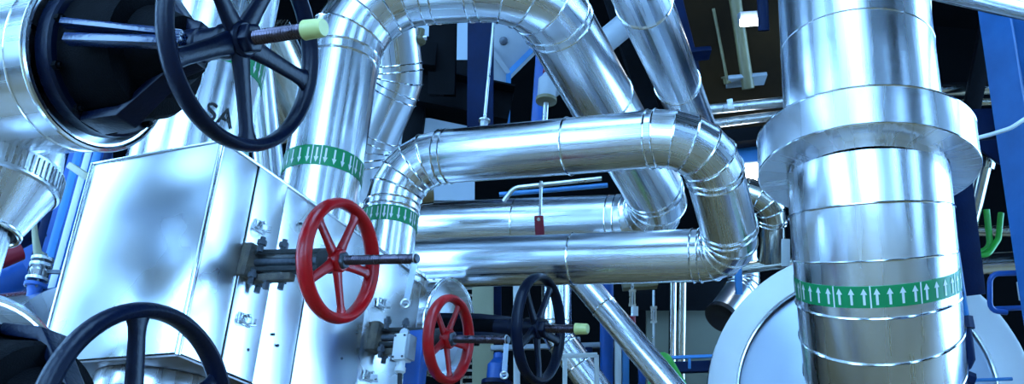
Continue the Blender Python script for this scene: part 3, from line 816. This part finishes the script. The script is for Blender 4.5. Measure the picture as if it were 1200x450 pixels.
clad_pipe('bent_steel_pipe', 'shiny bent pipe behind the centre black handwheel', [P(652, 300, 5.7), P(652, 392, 5.6), P(745, 520, 5.4)], .082, .16, .45, 'clad')
clad_pipe('slanting_pipe', 'slim shiny pipe slanting down to the bottom edge below the loop', [P(662, 305, 4.95), P(800, 470, 4.6)], .062, .2, .55, 'clad', offs=.55)
bare_pipe('blue_pole', 'round blue pole below the loop right of the centre wheel', [P(711, 300, 6.0), P(711, 520, 6.0)], .040, 'blue', cat='pole')
def tbuckle(label, x, y0, y1, d, red):
    r_ = thing('turnbuckle_rod', label, 'rod', P(x, y1, d))
    obj('shank', MB().cyl(P(x, y0, d), P(x, y1, d), .006, 10), 'rod', r_)
    ym = y0 + (y1 - y0) * .28
    mb = MB()
    for dx in (-.011, .011): mb.beam(P(x, ym, d) + ROT @ V((dx, 0, 0)), P(x, ym + 16, d) + ROT @ V((dx, 0, 0)), FWD, .007, .012)
    mb.box(P(x, ym, d), ROT @ V((1, 0, 0)), ROT @ V((0, 1, 0)), FWD, .034, .012, .014); mb.box(P(x, ym + 17, d), ROT @ V((1, 0, 0)), ROT @ V((0, 1, 0)), FWD, .034, .012, .014)
    obj('turnbuckle', mb, 'rod', r_)
    if red:
        obj('paper_tag', MB().box(P(x + 3, ym + 24, d), ROT @ V((1, 0, 0)), ROT @ V((0, 1, 0)), FWD, .032, .045, .004), 'white', r_)
        obj('red_socket', MB().cyl(P(x, y1 - 18, d), P(x, y1, d), .016, 12), 'maroon', r_)
    return r_
tbuckle('pale turnbuckle rod with paper tag and red socket below the loop', 741, 322, 388, 4.9, True)
tbuckle('darker turnbuckle rod right of the tagged one', 766, 340, 412, 5.3, False)
bar('brown_crossbar', 'short brown bar crossing behind the turnbuckle rods', P(729, 334, 5.5), P(770, 331, 5.5), .06, .055, 'tan', 'bar', Z)
bare_pipe('steel_pipe', 'left of two shiny vertical pipes on the cream wall', [P(789, 330, 8.95), P(786, 560, 8.95)], .036, 'steel', group='pipes on the cream wall')
bare_pipe('steel_pipe', 'right of two shiny vertical pipes on the cream wall', [P(800, 330, 8.95), P(797, 560, 8.95)], .036, 'warm_steel', group='pipes on the cream wall')
bar('blue_rail', 'blue horizontal rail along the cream wall', P(765, 432, 7.6), P(870, 428, 7.6), .06, .08, 'navy', 'rail', Z)
bar('handrail', 'thin blue handrail above the wall rail', P(765, 420, 7.5), P(870, 416, 7.5), .025, .025, 'skyblue', 'rail', Z)
bar('rail_stanchion', 'short upright joining handrail and wall rail', P(808, 418, 7.5), P(808, 432, 7.5), .02, .02, 'skyblue', 'post', FWD)
bare_pipe('green_pipe', 'bright green pipe bending down at the bottom right of centre', [P(764, 470, 5.0), P(768, 396, 5.1), P(812, 475, 4.8)], .024, 'greenpaint', .05)
wf = thing('tube_rack', 'white square tube rack right of the centre black handwheel', 'rack', P(680, 500, 5.0))
for a_, b_ in (((660, 417), (700, 416)), ((662, 417), (662, 500)), ((699, 416), (700, 500))):
    obj('frame_tube', MB().beam(P(*a_, 5.0), P(*b_, 5.0), FWD, .022, .022), 'white', wf, .002)
for i, (x, m_, lb) in enumerate(((724, 'white', 'thin white upright just right of the blue pole'), (733, 'skyblue', 'pale blue upright between the pole and the slanting pipe'), (676, 'lightgrey', 'grey upright inside the white tube rack'), (690, 'navy', 'navy upright behind the white tube rack'), (752, 'blue', 'blue upright under the slanting pipe'))):
    bar('upright', lb, P(x, 395 + (i % 2) * 12, 6.0), P(x, 520, 6.0), .04, .04, m_, 'post', FWD)
bt = thing('blue_cylinder', 'small blue cylinder low between cream column and black handwheel', 'cylinder', P(582, 452, 5.9))
obj('cylinder_body', MB().lathe(P(582, 446, 5.9), Z, [(0, .06), (.09, .06), (.13, .03), (.16, .03)], 24), 'blue', bt)
obj('cylinder_base', MB().lathe(P(582, 452, 5.9), Z, [(0, .09), (.025, .09)], 24), 'navy', bt)
bar('cross_rail', 'grey horizontal rail behind the centre black handwheel', P(575, 408, 6.1), P(720, 404, 6.1), .03, .03, 'lightgrey', 'rail', Z)

# ---- blue bracket with limit switch
bb = thing('blue_bracket', 'bright blue upright bracket left of the smaller red handwheel', 'bracket', V((P(492, 420, 3.42).x, P(492, 420, 3.42).y, 0)))
pt = P(492, 389, 3.42)
obj('bracket_plate', MB().box(V((pt.x, pt.y, pt.z / 2)), SH, T, Z, .06, .05, pt.z), 'blue', bb, .004)
ls = thing('limit_switch', 'white box limit switch on the blue bracket', 'switch', P(473, 428, 3.3))
lp = P(472, 408, 3.3)
obj('switch_case', MB().box(lp, SH, T, Z, .048, .05, .088), 'white_plastic', ls, .005)
obj('switch_cover', MB().box(lp + SH * .03, SH, T, Z, .014, .044, .08), 'lightgrey', ls, .003)
for sx in (-1, 1):
    for sz in (-1, 1):
        obj('cover_screw', MB().lathe(lp - T * .025 + SH * .017 * sx + Z * .035 * sz, -T, [(-.002, .004), (.002, .004)], 8), 'bolt', ls)
obj('cable_gland', MB().lathe(lp - Z * .044, -Z, [(0, .014), (.02, .014), (.02, .018), (.034, .018), (.04, .01)], 12), 'white_plastic', ls)
obj('gland_cable', MB().tube([lp - Z * .08, lp - Z * .12 + V((.004, 0, 0)), lp - Z * .2, lp - Z * .4], .008, 10), 'print', ls)
obj('roller_lever', MB().lathe(lp + Z * .05, -T, [(-.006, .016), (.006, .016)], 9), 'zinc', ls)

# ---- right side
bare_pipe('steel_pipe', 'left of two shiny pipes behind the column top', [P(1072, -60, 6.2), P(1078, 90, 6.2)], .028, 'steel', group='pipes behind the column top')
bare_pipe('steel_pipe', 'right of two shiny pipes behind the column top', [P(1084, -60, 6.3), P(1090, 90, 6.3)], .026, 'warm_steel', group='pipes behind the column top')
clad_pipe('overhead_pipe', 'blue lit pipe crossing the top right corner', [P(960, -44, 4.9), P(1600, 96, 3.4)], .055, .2, 1.2, 'clad')
for i, (y, r, lb) in enumerate(((105, .045, 'topmost of three level shiny pipes right of the collar'), (121, .026, 'middle of three level shiny pipes right of the collar'), (133, .022, 'lowest of three level shiny pipes right of the collar'))):
    bare_pipe('level_pipe', lb, [P(1000, y + 5, 6.6), P(1560, y - 18, 6.6)], r, ('steel', 'warm_steel', 'steel')[i], group='level pipes right of the collar')
bar('black_strut', 'black strut leaning in front of the level shiny pipes', P(1134, 150, 6.45) + (P(1156, 40, 6.45) - P(1134, 150, 6.45)) * 6, P(1134, 150, 6.45), .1, .05, 'girder', 'strut', FWD)
pp_ = P(1197, 100, 4.6)
ib('blue_column', 'broad blue steel column at the right edge', V((pp_.x, pp_.y, 0)), V((pp_.x, pp_.y, H)), .16, .22, 'steelblue', ROT @ V((.9, 0, -.45)))
bar('navy_bracket', 'navy bracket plate joining the blue column', P(1122, 150, 4.9), P(1196, 148, 4.9), .1, .15, 'navy', 'bracket', Z)
tag(obj('navy_gusset', MB().prism([P(1138, 166, 4.8), P(1200, 160, 4.8), P(1200, 200, 4.8), P(1172, 192, 4.8)], FWD * .03), 'navy', None, .003), 'navy triangular gusset below the bracket plate', 'gusset')
bare_pipe('white_cable', 'white cable sweeping from the collar to the right edge', [P(1128, 166, 4.4), P(1160, 158, 4.35), P(1185, 150, 4.3), P(1260, 100, 4.25), P(1300, -60, 4.2)], .009, 'white', .06, 'cable')
sp = thing('flanged_steel_pipe', 'shiny pipe with rounded top leaning right of the collar', 'pipe', P(1130, 285, 5.2))
obj('pipe_shaft', MB().tube([P(1151, 192, 5.2), P(1128, 290, 5.2)], .048, 24), 'warm_steel', sp)
obj('pipe_cap', MB().lathe(P(1150, 196, 5.2), P(1151, 192, 5.2) - P(1128, 290, 5.2), [(0, .048), (.0, .062), (.03, .062), (.05, .045), (.056, .01)], 28), 'warm_steel', sp)
bare_pipe('level_pipe', 'thin level pipe behind the green hose', [P(1120, 270, 5.6), P(1560, 278, 5.6)], .03, 'warm_steel')
bare_pipe('level_pipe', 'thick level shiny pipe just below the green hose', [P(1146, 310, 5.4), P(1560, 283, 5.4)], .058, 'steel')
bare_pipe('green_hose', 'bright green hose looping at the right side', [P(1156, 246, 5.2), P(1161, 292, 5.15), P(1140, 298, 5.15)], .016, 'hose', .06, 'hose', group='green hoses')
bare_pipe('green_hose', 'second green hose curling up beside the looping one', [P(1173, 250, 5.2), P(1170, 280, 5.15), P(1158, 298, 5.1), P(1144, 299, 5.1)], .015, 'hose', .05, 'hose', group='green hoses')
bare_pipe('guard_rail', 'blue bent guard rail at the right edge', [P(1180, 366, 4.6), P(1160, 364, 4.6), P(1160, 321, 4.6), P(1420, 312, 4.6), P(1450, 900, 4.0)], .012, 'blue', .04, 'rail')
bare_pipe('guard_rail_bar', 'lower bar of blue railing at the right edge', [P(1162, 362, 4.62), P(1428, 352, 4.6)], .011, 'blue', .04, 'rail')
bar('white_fitting', 'small white fitting behind the blue guard rail', P(1197, 330, 5.0), P(1200, 352, 5.0), .04, .03, 'white', 'fitting', FWD)
bar('dark_column', 'dark column close behind the right side of the duct column', P(1116, 175, 5.0), P(1136, 345, 5.0), .12, .1, 'navy', 'column', FWD)
dp = thing('drain_pipe', 'thin blue drain pipe with valve down the right side of the column', 'pipe', P(1131, 470, 3.9))
obj('upper_tube', MB().tube([P(1108, 220, 4.35), P(1124, 330, 4.25), P(1131, 378, 3.95)], .019, 16), 'skyblue', dp)
obj('union_nut', MB().lathe(P(1130, 372, 3.95), P(1133, 388, 3.93) - P(1130, 372, 3.95), [(0, .026), (.0, .033), (.045, .033), (.045, .024)], 8), 'navy', dp)
obj('lower_tube', MB().tube([P(1132, 384, 3.94), P(1136, 412, 3.92), P(1137, 420, 3.92), P(1133, 428, 3.92), P(1127, 432, 3.92), P(1124, 438, 3.92), P(1126, 470, 3.9), V((P(1126, 470, 3.9).x, P(1126, 470, 3.9).y, 0))], .02, 14), 'navy', dp)
obj('valve_block', MB().lathe(P(1123, 384, 3.93), P(1124, 424, 3.92) - P(1123, 384, 3.93), [(0, .014), (.0, .026), (.035, .026), (.04, .018), (.08, .018), (.085, .026), (.13, .026)], 12), 'navy', dp)
obj('brass_tag', MB().box(P(1124, 397, 3.88), ROT @ V((1, 0, 0)), ROT @ V((0, 1, 0)), FWD, .026, .012, .02), 'tan', dp)
obj('elbow_nut', MB().lathe(P(1131, 442, 3.92), P(1136, 444, 3.92) - P(1126, 440, 3.92), [(-.03, .03), (.03, .03)], 8), 'navy', dp)
bare_pipe('lower_conduit', 'thin blue conduit across the tank end at bottom right', [P(1132, 446, 4.6), P(1186, 444, 4.6)], .008, 'skyblue', .05, 'conduit')

# ---- left background
tag(obj('pale_duct', MB().lathe(P(15, 452, 3.75) - SH * .9, SH, [(0, .30), (0, .34), (.5, .34), (.9, .34), (1.2, .34), (1.2, .2)], 72), 'clad'), 'large pale curved duct behind the lower left wheel', 'duct')
bv = thing('ball_valve', 'small flanged ball valve with pale hose at far left', 'valve', P(47, 345, 3.62))
bp_ = P(46, 318, 3.62)
obj('valve_body', MB().lathe(bp_, Z, [(-.02, .026), (.0, .034), (.02, .026)], 20), 'zinc', bv)
for dz in (-.052, -.03, .022, .044):
    obj('flange', MB().lathe(bp_ + Z * dz, Z, [(-.007, .034), (-.005, .039), (.005, .039), (.007, .034)], 20), 'zinc' if dz > -.04 else 'blue', bv)
for k in range(4):
    d = V((math.cos(k * PI / 2 + .6), math.sin(k * PI / 2 + .6), 0)) * .03
    obj('stud', MB().cyl(bp_ + d - Z * .065, bp_ + d + Z * .06, .005, 8), 'bolt', bv)
obj('lever', MB().beam(bp_ + V((.02, 0, 0)), bp_ + V((.085, -.01, .0)), Z, .014, .012), 'bolt', bv)
obj('blue_foot', MB().lathe(bp_ - Z * .06, -Z, [(0, .028), (.02, .02), (.14, .022)], 16), 'blue', bv)
obj('hose', MB().tube([bp_ + Z * .05, P(44, 296, 3.62), P(41, 275, 3.62), P(39, 250, 3.62)], [.02, .015, .011, .009], 12), 'cream', bv)
bar('cream_rod', 'short cream rod between the upper drum and the casing', P(82, 194, 3.3), P(113, 214, 3.17), .022, .022, 'cream', 'rod', Z)
for i, (x, m_, wd, lb) in enumerate(((56, 'navy', .036, 'navy perforated upright left of the casing'), (72, 'skyblue', .036, 'light blue upright left of the casing'), (84, 'white', .03, 'slim white upright left of the casing'), (95, 'skyblue', .036, 'second light blue upright nearest the casing'), (108, 'navy', .036, 'navy upright half hidden by the casing'))):
    p0 = P(x, 250, 4.8); p0.z = vline(P(x, 250, 4.8), 130).z; p1 = V((p0.x, p0.y, 0))
    bar('upright', lb, p0, p1, wd, .06, m_, 'post', toward(p0))
panel('blue_sheet', 'blue sheet panel behind the uprights at far left', 20, 150, 130, 640, 5.2, .03, 'blue')
bare_pipe('dark_blue_pipe', 'thick dark blue pipe at the far left edge', [P(-60, 308, 4.75), P(42, 256, 4.95)], .10, 'navy')
bare_pipe('red_pipe', 'dull red pipe end at the far left edge', [P(-40, 318, 4.15), P(22, 292, 4.3)], .05, 'maroon')
bare_pipe('blue_pipe', 'blue glossy pipe under the red one at far left', [P(-50, 356, 4.3), P(28, 316, 4.45)], .08, 'blue')
ho = thing('corrugated_hose', 'pale ribbed hose end beside the lower left drum', 'hose', P(4, 400, 2.6))
for k in range(6):
    obj('rib', MB().torus(P(-14 + k * 6, 402 - k * 1.0, 2.6), P(20, 396, 2.6) - P(-14, 402, 2.6), .045, .008, 24, 8), 'cream', ho)
